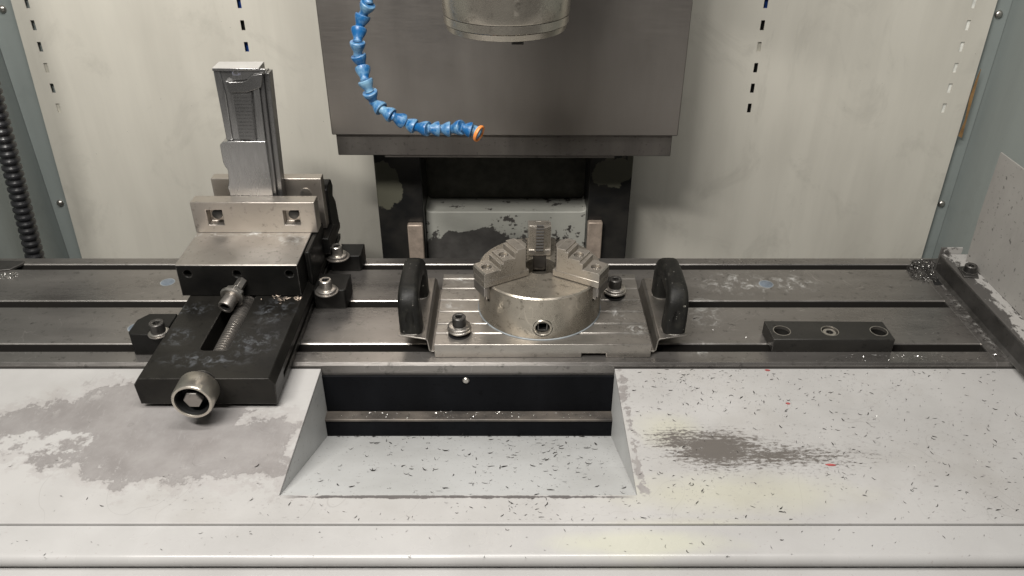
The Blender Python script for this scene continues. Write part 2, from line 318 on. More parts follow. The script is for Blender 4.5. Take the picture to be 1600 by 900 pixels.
def boolean(me, cm, name):
    a = bpy.data.objects.new('a', me); b = bpy.data.objects.new('b', cm); COL.objects.link(a); COL.objects.link(b)
    k = a.modifiers.new('b', 'BOOLEAN'); k.operation = 'DIFFERENCE'; k.object = b; k.solver = 'EXACT'; k.use_self = True
    r = bpy.data.meshes.new_from_object(a.evaluated_get(bpy.context.evaluated_depsgraph_get())); r.name = name
    bpy.data.objects.remove(a); bpy.data.objects.remove(b)
    return r
def tag(o, label, cat, group=None, kind=None):
    if label: o['label'] = label
    if cat: o['category'] = cat
    if group: o['group'] = group
    if kind: o['kind'] = kind
    return o
def thing(name, label, cat, base, group=None):
    o = bpy.data.objects.new(name, None); COL.objects.link(o); o.location = base; o.empty_display_size = .02
    o['_base'] = tuple(base); return tag(o, label, cat, group)

# ------------------------------------------------------------------ the enclosure behind the table
WY = 1.30
wall = thing('back_wall', 'pale beige painted sheet metal wall with four columns of small slots', 'wall', (0, WY, -.45))
zs = [.1317 + .0337 * k for k in range(9)]
slots = [(-.7545, zs), (-.4245, zs), (.3950, zs), (.7188, zs)]
bw = MB(); bl0, br0 = Py(122, 400, WY).x, Py(1440, 400, WY).x
bw.prism([(-.807, -.45), (.760, -.45), (.751, .62), (-.766, .62)], 1, WY, WY + .0015)
ct = MB()
for X, Z in slots:
    for z in Z: ct.box(X - .0031, X + .0031, WY - .01, WY + .01, z - .0078, z + .0078)
bw.build('sheet', 'wall_paint', wall, cut=ct)
behind = {-.7545: 'pale_back black_hole pale_back black_hole black_hole black_hole black_hole pale_back black_hole', -.4245: 'black_hole black_hole black_hole blue_back black_hole blue_back black_hole blue_back black_hole',
          .3950: 'black_hole black_hole black_hole pale_back black_hole blue_back black_hole black_hole blue_back', .7188: ' '.join(['white_back'] * 9)}
for X, Z in slots:
    for z, mt in zip(Z, behind[X].split()):
        d = .0022 if mt in ('white_back', 'pale_back') else .012
        MB().box(X - .011, X + .011, WY + d, WY + d + .001, z - .0155, z + .0155).build('slot_backing', mt, wall)
for sx, X0, lab in ((-1, -.826, 'grey teal painted side panel behind the black corrugated hose'), (1, .784, 'grey teal painted side panel behind the speckled splash plate')):
    t = thing('side_panel', lab, 'panel', (X0, WY, -.45))
    MB().box(X0, X0 + sx * .002, .55, WY + .012, -.45, .62).build('sheet', 'teal_paint', t)
    fx = sorted((X0 - sx * .001, X0 - sx * .075)); MB().box(fx[0], fx[1], WY + .010, WY + .0115, -.45, .62).build('flange', 'teal_paint', t)
    for px, py in (((7, 14), (97, 317)) if sx < 0 else ((1557, 22), (1468, 318))):
        p = Py(px, py, WY + .01) + Vector((sx * .003, 0, 0)); sc_ = MB().lathe([(.0062, -.0005), (.0062, .0012), (.005, .0035), (.0025, .0048)], p, (0, -1, 0), 20).build('screw', 'bolt_steel', t)
    if sx > 0:
        a_, b_ = Py(1527, 105, WY + .008), Py(1496, 212, WY + .008)
        MB().prism([(a_.x + .001, a_.z), (b_.x + .0025, b_.z), (b_.x - .004, b_.z + .003), (b_.x - .0010, b_.z + .03), (a_.x - .0028, (a_.z + b_.z) / 2 + .012), (a_.x - .0015, a_.z - .02)], 1, WY - .0025, WY - .0010).build('tape', 'rust_tape', t)

# column behind the table
colm = thing('machine_column', 'dark machine column with chipped pale casting between two black ways', 'column', (-.012, 1.2, -.45))
MB().box(-.2205, -.146, 1.200, 1.285, -.45, .95).build('way', 'way_paint', colm, .002)
MB().box(.125, .1935, 1.200, 1.285, -.45, .95).build('way', 'way_paint', colm, .002)
zc_ = Py(800, 331, 1.222).z
MB().prism([(-.1459, -.45), (.1249, -.45), (.1249, zc_ + .006), (.1215, zc_ + .0015), (.115, zc_), (-.136, zc_), (-.1425, zc_ + .0015), (-.1459, zc_ + .006)], 1, 1.222, 1.276).build('casting', 'cast_paint', colm, .002)
MB().box(-.1459, .1249, 1.277, 1.285, -.45, .95).build('recess_back', 'recess_brown', colm)
MB().box(-.1455, .1245, 1.262, 1.2765, .060, .072).build('recess_rib', 'recess_brown', colm, .003)
a_, b_ = Py(636, 352, 1.188), Py(660, 352, 1.188); MB().box(a_.x, b_.x, 1.188, 1.1999, -.13, a_.z).build('wiper_block', 'brass_worn', colm, .002)
a_, b_ = Py(919, 348, 1.188), Py(942, 348, 1.188); MB().box(a_.x, b_.x, 1.188, 1.1999, -.13, a_.z).build('wiper_block', 'brass_worn', colm, .002)

# head cover with spindle
head = thing('spindle_head', 'brushed stainless head cover with round steel spindle nose hanging in front', 'spindle head', (-.012, 1.1, .12))
yaw = R(-.55); hp = (-.012, 1.10, .16)
MB().box(-.2590, .2375, 1.10, 1.17, .160, .98, yaw, hp).build('cover_plate', 'stainless', head, .0015)
MB().box(-.2545, .2310, 1.106, 1.165, .1265, .1598, yaw, hp).build('lower_lip', 'lip_steel', head, .0012)
MB().box(-.187, .150, 1.109, 1.160, .1222, .1264, yaw, hp).build('wiper_strip', 'lip_steel', head, .0008)
MB().box(-.15, .14, .845, 1.0995, .58, .72).build('head_casting', 'guard_paint', head, .006)
sp = MB().lathe([(.0700, .3735), (.0705, .375), (.0712, .390), (.0712, .58)], (-.0065, .922, 0), n=96).build('spindle', 'spindle_steel', head)
MB().lathe([(.0655, .3560), (.0668, .3568), (.0683, .3630)], (-.0065, .922, 0), n=96).build('nose_ring', 'spindle_steel', sp)
MB().lathe([(.0690, .3637), (.0697, .3644), (.0699, .3727)], (-.0065, .922, 0), n=96).build('clamp_ring', 'spindle_steel', sp)
MB().lathe([(.0660, .3600), (.0680, .3740)], (-.0065, .922, 0), n=64).build('groove', 'black_hole', sp)
MB().box(-.0005, .0125, .868, .885, .3500, .3560).build('drive_key', 'dark_bolt', sp, .001)

# ------------------------------------------------------------------ blue coolant hose
hz = [(178, -60), (178, 20), (147, 90), (122, 172), (112, 255), (115, 335), (142, 410), (157, 490), (186, 560), (210, 622), (260, 668), (325, 708), (395, 743), (465, 775), (545, 788), (612, 788), (680, 790), (750, 778), (808, 795), (846, 812)]
pts = []
for i, (a_, b_) in enumerate(hz):
    px, py = 530 + a_ / 3.912, b_ / 3.912; pts.append(Py(px, py, .935 - .05 * i / 19 - (.004 * math.sin(i * 1.9))))
up0 = [pts[0] + (pts[0] - pts[1]).normalized() * .02 * k + Vector((.006 * k * k * .3, .008 * k, .01 * k)) for k in range(5, 0, -1)]
pts = up0 + pts
hose = thing('coolant_hose', 'blue jointed plastic coolant hose curving below the spindle', 'coolant hose', tuple(pts[-1]))
for i in range(len(pts) - 1):
    p, q_ = pts[i], pts[i + 1]; d = (q_ - p); L = d.length; sgn = d.normalized()
    s_ = .0088 if i < len(pts) - 2 else .0072
    prof = [(s_ * .50, -.10 * L), (s_ * .62, .0 * L), (s_ * .56, .14 * L), (s_ * .60, .28 * L), (s_ * .90, .62 * L), (s_ * 1.0, .80 * L), (s_ * 1.0, .95 * L), (s_ * .93, 1.0 * L), (s_ * .6, 1.0 * L)]
    if 5 <= i < 14: prof = [(r_, L - h_) for r_, h_ in prof][::-1]      # bell mouths face up on the upper run
    MB().lathe(prof, p, sgn, 24).build('segment', 'blue_plastic', hose)
p, d = pts[-1], (pts[-1] - pts[-2]).normalized()
tip = (d + Vector((.2, -.85, .15))).normalized()
MB().lathe([(.0080, .0035), (.0094, .0038), (.0102, .0056), (.0098, .0074), (.0086, .0078), (.0077, .0066), (.0076, .0035)], p - tip * .004, tip, 28, caps=False).build('nozzle_ring', 'orange_plastic', hose)
MB().lathe([(.0060, -.008), (.0074, .0045), (.0072, .0060), (.0062, .0060), (.0045, -.004), (.0002, -.004)], p - tip * .004, tip, 24, caps=False).build('nozzle', 'blue_plastic', hose)

# black corrugated hose at the far left
a_, b_ = Py(-4, 195, 1.15), Py(58, 405, 1.15); dz = (a_ - b_) / (a_.z - b_.z)
pr = []; z0, z1 = -.45, .45; nr = 76
for k in range(nr):
    t = z0 + (z1 - z0) * k / nr; w = (z1 - z0) / nr
    pr += [(.0110, t), (.0112, t + w * .2), (.0142, t + w * .42), (.0145, t + w * .62), (.0142, t + w * .8)]
bh = MB().lathe(pr, b_ - dz * b_.z, dz, 28)
for v in bh.v: v.x += .006 * math.sin(v.z * 6)
tag(bh.build('corrugated_hose', 'hose_black', org=(b_.x, b_.y, -.45), smooth=60), 'shiny black corrugated hose hanging beside the beige wall', 'hose')

# ------------------------------------------------------------------ machine table
tab = thing('machine_table', 'grey steel machine table with three long T-slots', 'machine table', (-.06, .9, -.06))
prof = [(.7711, -.06), (.7711, -.0032), (.7736, 0)]
for y0, y1 in ((.7956, .8116), (.8944, .9101), (.9933, 1.0079)):
    c_ = .0011
    prof += [(y0 - c_, 0), (y0, -c_), (y0, -.016), (y0 - .007, -.016), (y0 - .007, -.030), (y1 + .007, -.030), (y1 + .007, -.016), (y1, -.016), (y1, -c_), (y1 + c_, 0)]
prof += [(1.0252, 0), (1.0267, -.002), (1.0267, -.06)]
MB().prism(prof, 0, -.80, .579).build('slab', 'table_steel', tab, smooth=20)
MB().prism([(.7711, -.06), (.7711, -.0032), (.7736, 0), (1.0252, 0), (1.0267, -.002), (1.0267, -.06)], 0, .579, .70).build('slab_end', 'table_steel', tab, smooth=20)
for px, py, mt in ((262, 441, 'plug_blue'), (212, 512, 'plug_blue'), (1197, 444, 'plug_blue')):
    MB().lathe([(.0088, -.001), (.0088, .0003), (.0086, .0004)], Pz(px, py), n=32).build('plug', mt, tab)
    MB().lathe([(.0100, -.001), (.0100, .0002)], Pz(px, py), n=32).build('plug_ring', 'residue', tab)
MB().prism([tuple(Pz(a_, b_)[:2]) for a_, b_ in ((1424, 407), (1466, 404), (1478, 418), (1470, 436), (1455, 438), (1436, 418))], 2, -.002, .0006).build('drain_pocket', 'rim_steel', tab, .0003)
MB().prism([tuple(Pz(a_, b_)[:2]) for a_, b_ in ((1456, 437), (1474, 436), (1474, 445), (1460, 446))], 2, -.002, .0004).build('drain_hole', 'black_hole', tab)
MB().prism([(-.80, .972), (-.714, .9905), (-.7035, 1.0085), (-.706, 1.0155), (-.80, 1.0165)], 2, -.002, .0022).build('drain_plate', 'rim_steel', tab, .001)

apr = thing('way_cover', 'black way cover under the table edge with one small screw', 'way cover', (-.05, .766, -.16))
MB().box(-.30, .20, .7672, .7705, -.0705, -.0165).build('upper_plate', 'way_black', apr, .0008)
MB().box(-.30, .20, .752, .7705, -.0745, -.0708).build('ledge', 'ledge_steel', apr, .001)
MB().box(-.30, .20, .7530, .7705, -.16, -.0747).build('lower_plate', 'way_black', apr, .0008)
p = Py(728, 594, .7672); MB().lathe([(.0042, 0), (.0042, .001), (.003, .0022), (.0014, .0024)], p, (0, -1, 0), 20).build('screw', 'bolt_steel', apr)

# ------------------------------------------------------------------ sheet metal cover in front, with its chute
cov = thing('front_cover', 'pale grey painted sheet cover with worn patches and a sunken chute', 'sheet cover', (0, .65, -.11))
cl, cr, cf, cb, zp = -.2278, .1224, .5660, .7690, -.006
xs = [-.95, cl, cr, .95]; ys = [.5300, cf, cb]
pv = MB()
for i in range(3):
    for j in range(2):
        if i == 1 and j == 1: continue
        pv.add([(xs[i], ys[j], zp), (xs[i + 1], ys[j], zp), (xs[i + 1], ys[j + 1], zp), (xs[i], ys[j + 1], zp)], [(0, 1, 2, 3)])
me = pv.mesh('panel', cov['_base']); b = bmesh.new(); b.from_mesh(me); bmesh.ops.remove_doubles(b, verts=b.verts, dist=1e-5); b.to_mesh(me); b.free()
me.materials.append(M['cover_paint']); po = bpy.data.objects.new('panel', me); COL.objects.link(po); po.parent = cov
k = po.modifiers.new('thick', 'SOLIDIFY'); k.thickness = .0028; k.offset = -1
k = po.modifiers.new('bevel', 'BEVEL'); k.width = .0007; k.segments = 2
MB().prism([(cf - .001, zp - .0012), (cb - .0001, -.1058), (cb - .0001, -.108), (cf - .001, zp - .0034)], 0, cl - .002, cr + .002).build('chute_floor', 'chute_paint', cov)
for X, d in ((cl, -1), (cr, 1)):
    x0, x1 = sorted((X + d * .0001, X + d * .0016)); MB().prism([(cf, zp - .0002 - .0028), (cb - .0001, zp - .003), (cb - .0001, -.1055)], 0, x0, x1).build('chute_wall', 'chute_paint', cov)
led = thing('front_ledge', 'glossy pale grey sheet metal ledge with a rolled front edge', 'ledge', (0, .45, -.05))
pf = [(.560, -.0095), (.4990, -.0095)] + [(.4990 - .0075 * math.sin(R(a_)), -.0170 + .0075 * math.cos(R(a_))) for a_ in range(15, 106, 15)] + [(.4950, -.0242), (.4965, -.0235), (.4940, -.0170), (.4990, -.0112), (.560, -.0112)]
MB().prism(pf, 0, -.95, .95).build('upper_sheet', 'ledge_paint', led, smooth=40)
MB().box(-.95, .95, .36, .5300, -.0275, -.0250).build('lower_sheet', 'ledge_paint', led, .0008)

# ------------------------------------------------------------------ fasteners
def socket_bolt(parent, x, y, z, r, h, mat, washer=None, tilt=(0, 0, 1), name='bolt'):
    """socket cap screw standing on z, with washer rings below"""
    zz = z; c = Vector((x, y, z)); ax = Vector(tilt).normalized()
    if washer:
        for wr, wh, mt in washer:
            MB().lathe([(wr * .93, 0), (wr, wh * .2), (wr, wh * .75), (wr * .9, wh)], c, ax, 36).build('washer', mt, parent); c = c + ax * wh
    bo = MB().lathe([(r, 0), (r, h - r * .12), (r * .9, h), (r * .62, h), (r * .60, h - r * .1)], c, ax, 36, caps=False)
    o = bo.build(name, mat, parent)
    MB().lathe([(r * .62, h - r * .05), (r * .56, h - r * .08), (r * .56, h - r * .75), (.0003, h - r * .8)], c, ax, 6, caps=False).build('socket', 'dark_bolt', o, smooth=20)
    return o

# ------------------------------------------------------------------ the vise
vis = thing('machine_vise', 'black steel machine vise with bright jaw plates and a knurled handle socket', 'vise', (-.338, .90, 0))
bp = [(-.4078, .0362), (-.4138, .0275), (-.4120, .0008), (-.2607, .0008), (-.2587, .0285), (-.2655, .0362)]
vb = MB().prism(bp, 1, .6957, 1.085)
cutr = MB()
sl = [(-.3578, 1.0)]; cx_, rr = -.3412, .0166
arc = [(cx_ - rr + .006 - .006 * math.cos(R(t)), .7476 + .006 - .006 * math.sin(R(t))) for t in (0, 30, 60, 90)] + [(cx_ + rr - .006 + .006 * math.sin(R(t)), .7476 + .006 - .006 * math.cos(R(t))) for t in (0, 30, 60, 90)]
cutr.prism([(cx_ - rr, .94)] + arc + [(cx_ + rr, .94)], 2, .006, .06)
cutr.box(-.2640, -.2500, .70 + .03, 1.2, .010, .019)        # key groove along the right side
cutr.box(-.4300, -.4085, .73, 1.2, .010, .019)
vb.build('base', 'oxide', vis, .0007, cut=cutr)
# lead screw
pr = []
for k in range(38): y = .7495 + k * .0050; pr += [(.0072, y), (.0074, y + .0008), (.0098, y + .0018), (.0098, y + .0034), (.0074, y + .0044)]
MB().lathe(pr, (-.3365, 0, .0262), (0, 1, 0), 28).build('lead_screw', 'screw_steel', vis)
# knurled handle socket
kc = Vector((-.3285, .6957, .0405 - .012)); kax = Vector((.005, -1, 0)).normalized()
kc = Py(307, 614, .672); kc = Vector((kc.x, .6957, kc.z))
MB().lathe([(.012, 0), (.012, .012)], kc, kax, 32).build('screw_neck', 'dark_bolt', vis)
kn = MB(); n_ = 96; ringr = .0218
kp = [(.0120, .012), (ringr - .002, .012), (ringr, .014), (ringr, .038), (ringr - .0012, .0395), (ringr - .0035, .0395), (ringr - .0042, .037), (ringr - .0046, .020), (.001, .020)]
kn.lathe(kp, kc, kax, n_, caps=False)
nv = len(kn.v)
for j in (2, 3):
    for i in range(0, n_, 2):
        v = kn.v[j * n_ + i]; kn.v[j * n_ + i] = kc + kax * (v - kc).dot(kax) + ((v - kc) - kax * (v - kc).dot(kax)) * .972
MB().lathe([(ringr - .0045, .0385), (ringr - .0049, .0203), (.002, .0203)], kc, kax, 40, caps=False).build('collar_shade', 'black_hole', vis)  # added black sleeve paints the shade inside the collar
kob = kn.build('knurled_collar', 'knurl_steel', vis, smooth=50)
MB().lathe([(.0160, .0204), (.0160, .0208)], kc, kax, 32).build('collar_recess', 'black_hole', kob)
MB().lathe([(.0105, .0206), (.0105, .0355), (.0096, .0365)], kc, kax, 6).build('hex_drive', 'screw_steel', vis, .0006, smooth=20)
# movable jaw
mj = MB().box(-.4170, -.2662, .8643, .9555, .0365, .0805)
ch = MB()
for px in (293, 370, 452): ch.lathe([(.0048, -.012), (.0048, .012)], Py(px, 428, .8643), (0, 1, 0), 24)
mo = mj.build('movable_jaw', 'oxide_plain', vis, .001, cut=ch)
MB().box(-.4172, -.2660, .8638, .9550, .0806, .0822).build('jaw_top', 'vise_top', mo, .0009)
for px in (293, 370, 452):
    p = Py(px, 428, .8643); MB().lathe([(.0046, .010), (.0046, .0105)], p, (0, 1, 0), 20).build('hole_screw', 'dark_bolt', mo)
MB().box(-.2661, -.2585, .900, .985, .030, .0800).build('side_skirt', 'oxide_plain', mo, .002)
def jaw_plate(name, x0, x1, y0, y1, z0, z1, holes, mat, parent):
    c_ = MB()
    for hx0, hx1, hz0, hz1 in holes: c_.box(hx0, hx1, y0 - .01, y0 + .013, hz0, hz1)
    o = MB().box(x0, x1, y0, y1, z0, z1).build(name, mat, parent, .0008, cut=c_ if holes else None)
    for hx0, hx1, hz0, hz1 in holes:
        MB().lathe([(.0068, 0), (.0068, .009), (.0060, .0095)], ((hx0 + hx1) / 2 + .002, y0 + .0129, (hz0 + hz1) / 2 + .003), (0, -1, 0), 24).build('jaw_screw', 'dark_bolt', o)
    return o
jaw_plate('jaw_plate', -.4185, -.2570, .9490, .9700, .0824, .1262, [(-.3995, -.3790, .0935, .1155), (-.2995, -.2785, .0935, .1150)], 'ground_steel', vis)
jaw_plate('fixed_jaw_plate', -.4055, -.2575, 1.0004, 1.0170, .062, .1372, [], 'ground_steel', vis)
p = Py(478, 302, 1.0); MB().lathe([(.0075, 0), (.0075, .0012), (.0068, .0014)], (p.x, 1.0003, p.z), (0, -1, 0), 28).build('jaw_plug', 'bolt_steel', vis)
MB().prism([(1.0172, .0362), (1.0172, .112), (1.026, .117), (1.046, .117), (1.053, .104), (1.046, .092), (1.058, .078), (1.066, .0362)], 0, -.4120, -.2545).build('fixed_jaw', 'oxide_plain', vis, .002)
MB().box(-.4120, -.2500, .9720, 1.0165, .0364, .0610).build('jaw_bed', 'oxide_plain', vis, .0015)
# pivot screw resting in the lead screw slot
A_, B_ = Py(377, 442, .862), Py(352, 480, .822); ax = (B_ - A_).normalized(); Ln = (B_ - A_).length
MB().lathe([(.0066, -.004), (.0066, Ln * .35)], A_, ax, 6).build('pivot_shank', 'bolt_steel', vis, .0005, smooth=20)
MB().lathe([(.0112, Ln * .33), (.0120, Ln * .36), (.0120, Ln * .50), (.0112, Ln * .53)], A_, ax, 6).build('pivot_nut', 'bolt_steel', vis, .0006, smooth=20)
MB().lathe([(.0142, Ln * .53), (.0150, Ln * .55), (.0150, Ln * .60), (.0136, Ln * .63)], A_, ax, 32).build('pivot_washer', 'bolt_steel', vis)
pb = MB().lathe([(.0086, Ln * .60), (.0094, Ln * .98), (.0088, Ln * 1.02), (.0064, Ln * 1.02), (.0062, Ln * .99)], A_, ax, 32, caps=False).build('pivot_screw', 'screw_steel', vis)
MB().lathe([(.0064, Ln * 1.0), (.0058, Ln * .99), (.0058, Ln * .8), (.0004, Ln * .8)], A_, ax, 6, caps=False).build('socket', 'black_hole', pb, smooth=20)

# ------------------------------------------------------------------ machined block held in the vise
wk = thing('workpiece', 'tall machined steel block with ribbed step clamped upright in the vise', 'workpiece', (-.335, .985, .07))
def wx(zx, zy, y=.9705): p = Py(310 + zx / 3.913, 90 + zy / 3.913, y); return (p.x, p.z)
Y0, Y1 = .9705, 1.0000
xl, xr = -.3640, -.3065; zt = .2945
low = [wx(130, 535), wx(150, 515), wx(248, 512), wx(352, 512), (wx(352, 512)[0] + .012, wx(352, 512)[1]), (-.3170, .075), (-.3790, .075), wx(192, 830), wx(178, 795), wx(186, 770), wx(180, 690), wx(158, 660), wx(150, 640), wx(140, 590)]
wkb = MB().prism(low, 1, Y0, Y1).build('lower_block', 'work_steel', wk, .0008)
zs_ = wx(352, 512)[1]
MB().prism([(xl, zs_ - .0), (xl, zt), (xr - .001, zt), (xr - .006, zs_)], 1, Y0 + .0060, Y1 - .0002).build('web', 'work_steel', wk, .0006)
MB().prism([(xl, zt - .0032), (xl, zt), (xr, zt), (xr, zt - .0032)], 1, Y0 + .0016, Y0 + .0061).build('top_rib', 'work_steel', wk, .0006)
MB().prism([(xl, zs_), (xl, zt - .0034), (xl + .008, zt - .0034), (xl + .010, zs_ + .06), (xl + .008, zs_)], 1, Y0 + .0040, Y0 + .0061).build('edge_strip', 'work_steel', wk, .0012)
bz = [wx(165, 140), wx(190, 150), wx(270, 148), wx(295, 140), wx(320, 112), wx(375, 100), wx(390, 100), wx(385, 180), wx(320, 205), wx(295, 212), wx(210, 214), wx(185, 212)]
MB().prism([wx(200, 74), wx(405, 74), wx(392, 98), wx(320, 110), wx(295, 138), wx(200, 140)], 1, Y0 + .0030, Y0 + .0061).build('boss_land', 'work_steel', wk, .0005)
MB().prism(bz, 1, Y0 - .0004, Y0 + .0061).build('boss', 'work_shade', wk, .0006)
MB().prism([wx(205, 215), wx(322, 212), wx(350, 510), wx(250, 505)], 1, Y0 + .0018, Y0 + .0061).build('rib_face', 'work_shade', wk, .0004)
for k in range(13):
    f = (k + .5) / 13; a_ = wx(208 + 40 * f, 222 + 278 * f); b_ = wx(318 + 27 * f, 222 + 278 * f)
    MB().box(a_[0], b_[0], Y0 + .0008, Y0 + .0019, a_[1] - .0021, a_[1] + .0012).build('ridge', 'work_shade', wk)
MB().prism([(xl + .0005, Y0 + .0015), (xr - .0006, Y0 + .0015), (xr - .0016, Y1 - .0008), (xl + .0005, Y1 - .0008)], 2, zt, zt + .0005).build('top_face', 'work_lit', wk)  # thin slab that carries the painted lamp reflection
ra, rb = wx(325, 112), wx(395, 560)
for d0, d1, y0, y1 in ((.0, .0070, Y0 + .0008, Y0 + .006), (.0071, .0120, Y0 + .0050, Y1 - .001), (.0121, .0185, Y0 + .0105, Y1 - .0015)):
    top_, bot_ = wx(325, 112), wx(352, 514)
    MB().prism([(top_[0] + d0, top_[1]), (top_[0] + d1, top_[1]), (-.3330 + d1 + .0065, .075), (-.3330 + d0 + .0065, .075)], 1, y0, y1).build('rail_step', 'work_steel' if d0 == 0 else 'work_shade', wk, .0006)
MB().prism([(-.3065, .2860), (-.3025, .2870), (-.3070, .075), (-.3145, .075)], 1, Y0 + .014, Y1 - .0005).build('rear_rail', 'work_shade', wk, .0006)  # right side darkened by colour, as if turned from the lamps

# ------------------------------------------------------------------ clamps holding the vise
def clamp(label, x0, x1, y0, y1, h, bx, by, mat, washers, br=.0078, bhh=.0125, chamf=0):
    t = thing('vise_clamp', label, 'clamp', ((x0 + x1) / 2, (y0 + y1) / 2, 0), 'clamps beside the vise')
    poly = [(x0, y0), (x1, y0), (x1, y1), (x0, y1)]
    if chamf < 0: poly = [(x0, y0 + .006), (x0 + .004, y0), (x1, y0), (x1, y1), (x0 + .010, y1), (x0, y1 - .014)]
    if chamf > 0: poly = [(x0, y0), (x1 - .002, y0), (x1, y0 + .004), (x1, y1), (x0, y1)]
    MB().prism(poly, 2, .0004, h).build('block', 'oxide_plain', t, .0012)
    socket_bolt(t, bx, by, h, br, bhh, mat, washers)
    return t
wa = [(.0150, .0022, 'screw_steel'), (.0128, .0035, 'bolt_steel')]
p = Pz(508, 455, .032); clamp('black clamp block with bright socket bolt beside the lead screw slot of the vise', -.2585, -.2165, .8905, .9330, .0287, p.x + .001, p.y + .004, 'bolt_steel', wa, chamf=1)
p = Pz(527, 398, .030); clamp('black clamp block with bright socket bolt at the table rear edge', -.2560, -.2125, .9880, 1.0240, .0250, p.x, p.y + .002, 'bolt_steel', [(.0165, .0022, 'screw_steel'), (.0135, .0035, 'bolt_steel')], chamf=1)
p = Pz(245, 518, .034); clamp('black clamp block with black socket bolt beside a blue table plug', -.4590, -.4142, .7880, .8340, .0300, p.x + .001, p.y + .002, 'dark_bolt', [(.0125, .0012, 'screw_steel'), (.0105, .0022, 'bolt_steel')], .0085, .0125, -1)

# ------------------------------------------------------------------ fixture plate with handles
fix = thing('fixture_plate', 'grooved steel fixture plate with a black handle on either side', 'fixture plate', (.037, .87, 0))
H = .0190; gp = [(.783, .0003), (.783, H)]
for g in (.8063, .8271, .8546, .8818, .9103, .9350): gp += [(g - .0022, H), (g - .0012, H - .0014), (g + .0012, H - .0014), (g + .0022, H)]
gp += [(.9480, H), (.9480, .0003)]
nc = MB().box(.0835, .1130, .77, .80, -.01, .0062).box(-.01 + .12, .12, .77, .80, -.01, .0035)
pc = MB().prism(gp, 0, -.0930, .1668).build('plate', 'plate_steel', fix, .0007, cut=MB().box(.0835, .1130, .76, .81, -.01, .0062), smooth=20)
p1 = Pz(718, 520, H); p2 = Pz(960, 460, H)
for p in (p1, p2):
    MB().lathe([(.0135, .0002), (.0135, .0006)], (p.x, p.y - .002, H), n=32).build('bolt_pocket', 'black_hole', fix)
    socket_bolt(fix, p.x, p.y, H + .0008, .0083, .0125, 'dark_bolt', [(.0098, .004, 'dark_bolt'), (.0146, .0036, 'bolt_steel'), (.0136, .0034, 'bolt_steel')])
MB().lathe([(.0100, -.0), (.0100, .0012)], (.1336, .930, H), n=24).build('plug', 'dark_bolt', fix)
rrs = [(math.copysign(abs(math.cos(R(t))) ** .55, math.cos(R(t))), math.copysign(abs(math.sin(R(t))) ** .55, math.sin(R(t)))) for t in range(0, 360, 15)]
for s_, X0 in ((-1, -.0932), (1, .1670)):
    th = .0016
    w = lambda u, z: (X0 + s_ * u, z)
    pf = [w(.0002, .0040), w(.0045, .0040), w(.0070, .0065), w(.0088, .0205), w(.0105, .0222), w(.0435, .0240), w(.0435, .0240 + th), w(.0100, .0222 + th), w(.0073, .0212), w(.0054, .0070), w(.0040, .0056), w(.0002, .0056)]
    br_ = MB(); ya, yb_ = .7885, .9300; br_.prism(pf, 1, ya, yb_)
    for v in br_.v:
        u = (v.x - X0) * s_
        if u > .03: v.y += .006 if v.y < .85 else -.006
    bo_ = br_.build('bracket', 'bracket_steel', fix, .0005)
    hx = X0 + s_ * .0285; rc_, ya_, yb2, zt2 = .0165, .8090, .8900, .0705; path = [(ya_, z) for z in (.0246, .030, .036, .042, .048)]
    path += [(ya_ + rc_ - rc_ * math.cos(R(t)), zt2 - rc_ + rc_ * math.sin(R(t))) for t in range(9, 91, 9)] + [(ya_ + rc_ + (yb2 - ya_ - 2 * rc_) * f, zt2 + .0014 * math.sin(math.pi * f)) for f in (.2, .4, .6, .8)]
    path += [(yb2 - rc_ + rc_ * math.sin(R(t)), zt2 - rc_ + rc_ * math.cos(R(t))) for t in range(0, 91, 9)] + [(yb2, z) for z in (.046, .038, .030, .0246)]
    NP = len(path) - 1
    hb = MB(); hb.sweep([(hx + s_ * (.0020 * math.sin(math.pi * i / NP)), y, z) for i, (y, z) in enumerate(path)], lambda t: [(u * (.0128 + .0009 * math.cos(6.28 * t)), v * (.0126 + .0008 * math.cos(6.28 * t))) for u, v in rrs], (1, 0, 0))
    gr = MB().lathe([(.0005, -.021), (.0048, -.015), (.0068, 0), (.0052, .013), (.0005, .019)], (hx, .7918, .0440), (0, .04, 1), 16)
    ho = hb.build('handle', 'black_plastic', bo_, 0, 50, cut=gr)
    for y in (.8095, .889): MB().lathe([(.0152, .0243), (.0156, .0250), (.0148, .0254)], (hx, y, 0), n=28).build('foot_ring', 'bracket_steel', bo_)
    MB().lathe([(.0045, .0), (.0045, .0045), (.003, .006)], (hx + s_ * .001, .806, .0236), (0, 0, -1), 18).build('handle_screw', 'bolt_steel', bo_)

# ------------------------------------------------------------------ three-jaw chuck
CX, CY, CR, Z0, Z1 = .0350, .8695, .0772, H + .0006, .0773
chk = thing('three_jaw_chuck', 'round steel three-jaw chuck standing on the grooved plate', 'chuck', (CX, CY, Z0))
kh = Py(848, 513, CY - CR)
cbody = MB().lathe([(CR - .0006, Z0), (CR, Z0 + .001), (CR, Z1 - .0016), (CR - .0016, Z1)], (CX, CY, 0), n=128)
cc = MB().lathe([(.0215, Z0 + .012), (.0195, Z1 + .02)], (CX, CY, 0), n=48)
JW = .0118
for ang in (90, 210, 330):
    d = Vector((math.cos(R(ang)), math.sin(R(ang)), 0)); q_ = Vector((-d.y, d.x, 0)); w = .0085
    ps = [Vector((CX, CY, 0)) + d * r_ + q_ * s_ for r_, s_ in ((.010, -w), (.12, -w), (.12, w), (.010, w))]
    cc.prism([(v.x, v.y) for v in ps], 2, Z1 - .024, Z1 + .02)
cc.lathe([(.0124, -.02), (.0124, .022)], (kh.x, CY - CR, kh.z), (0, 1, 0), 40)
cb_ = cbody.build('body', 'chuck_steel', chk, cut=cc, smooth=30)
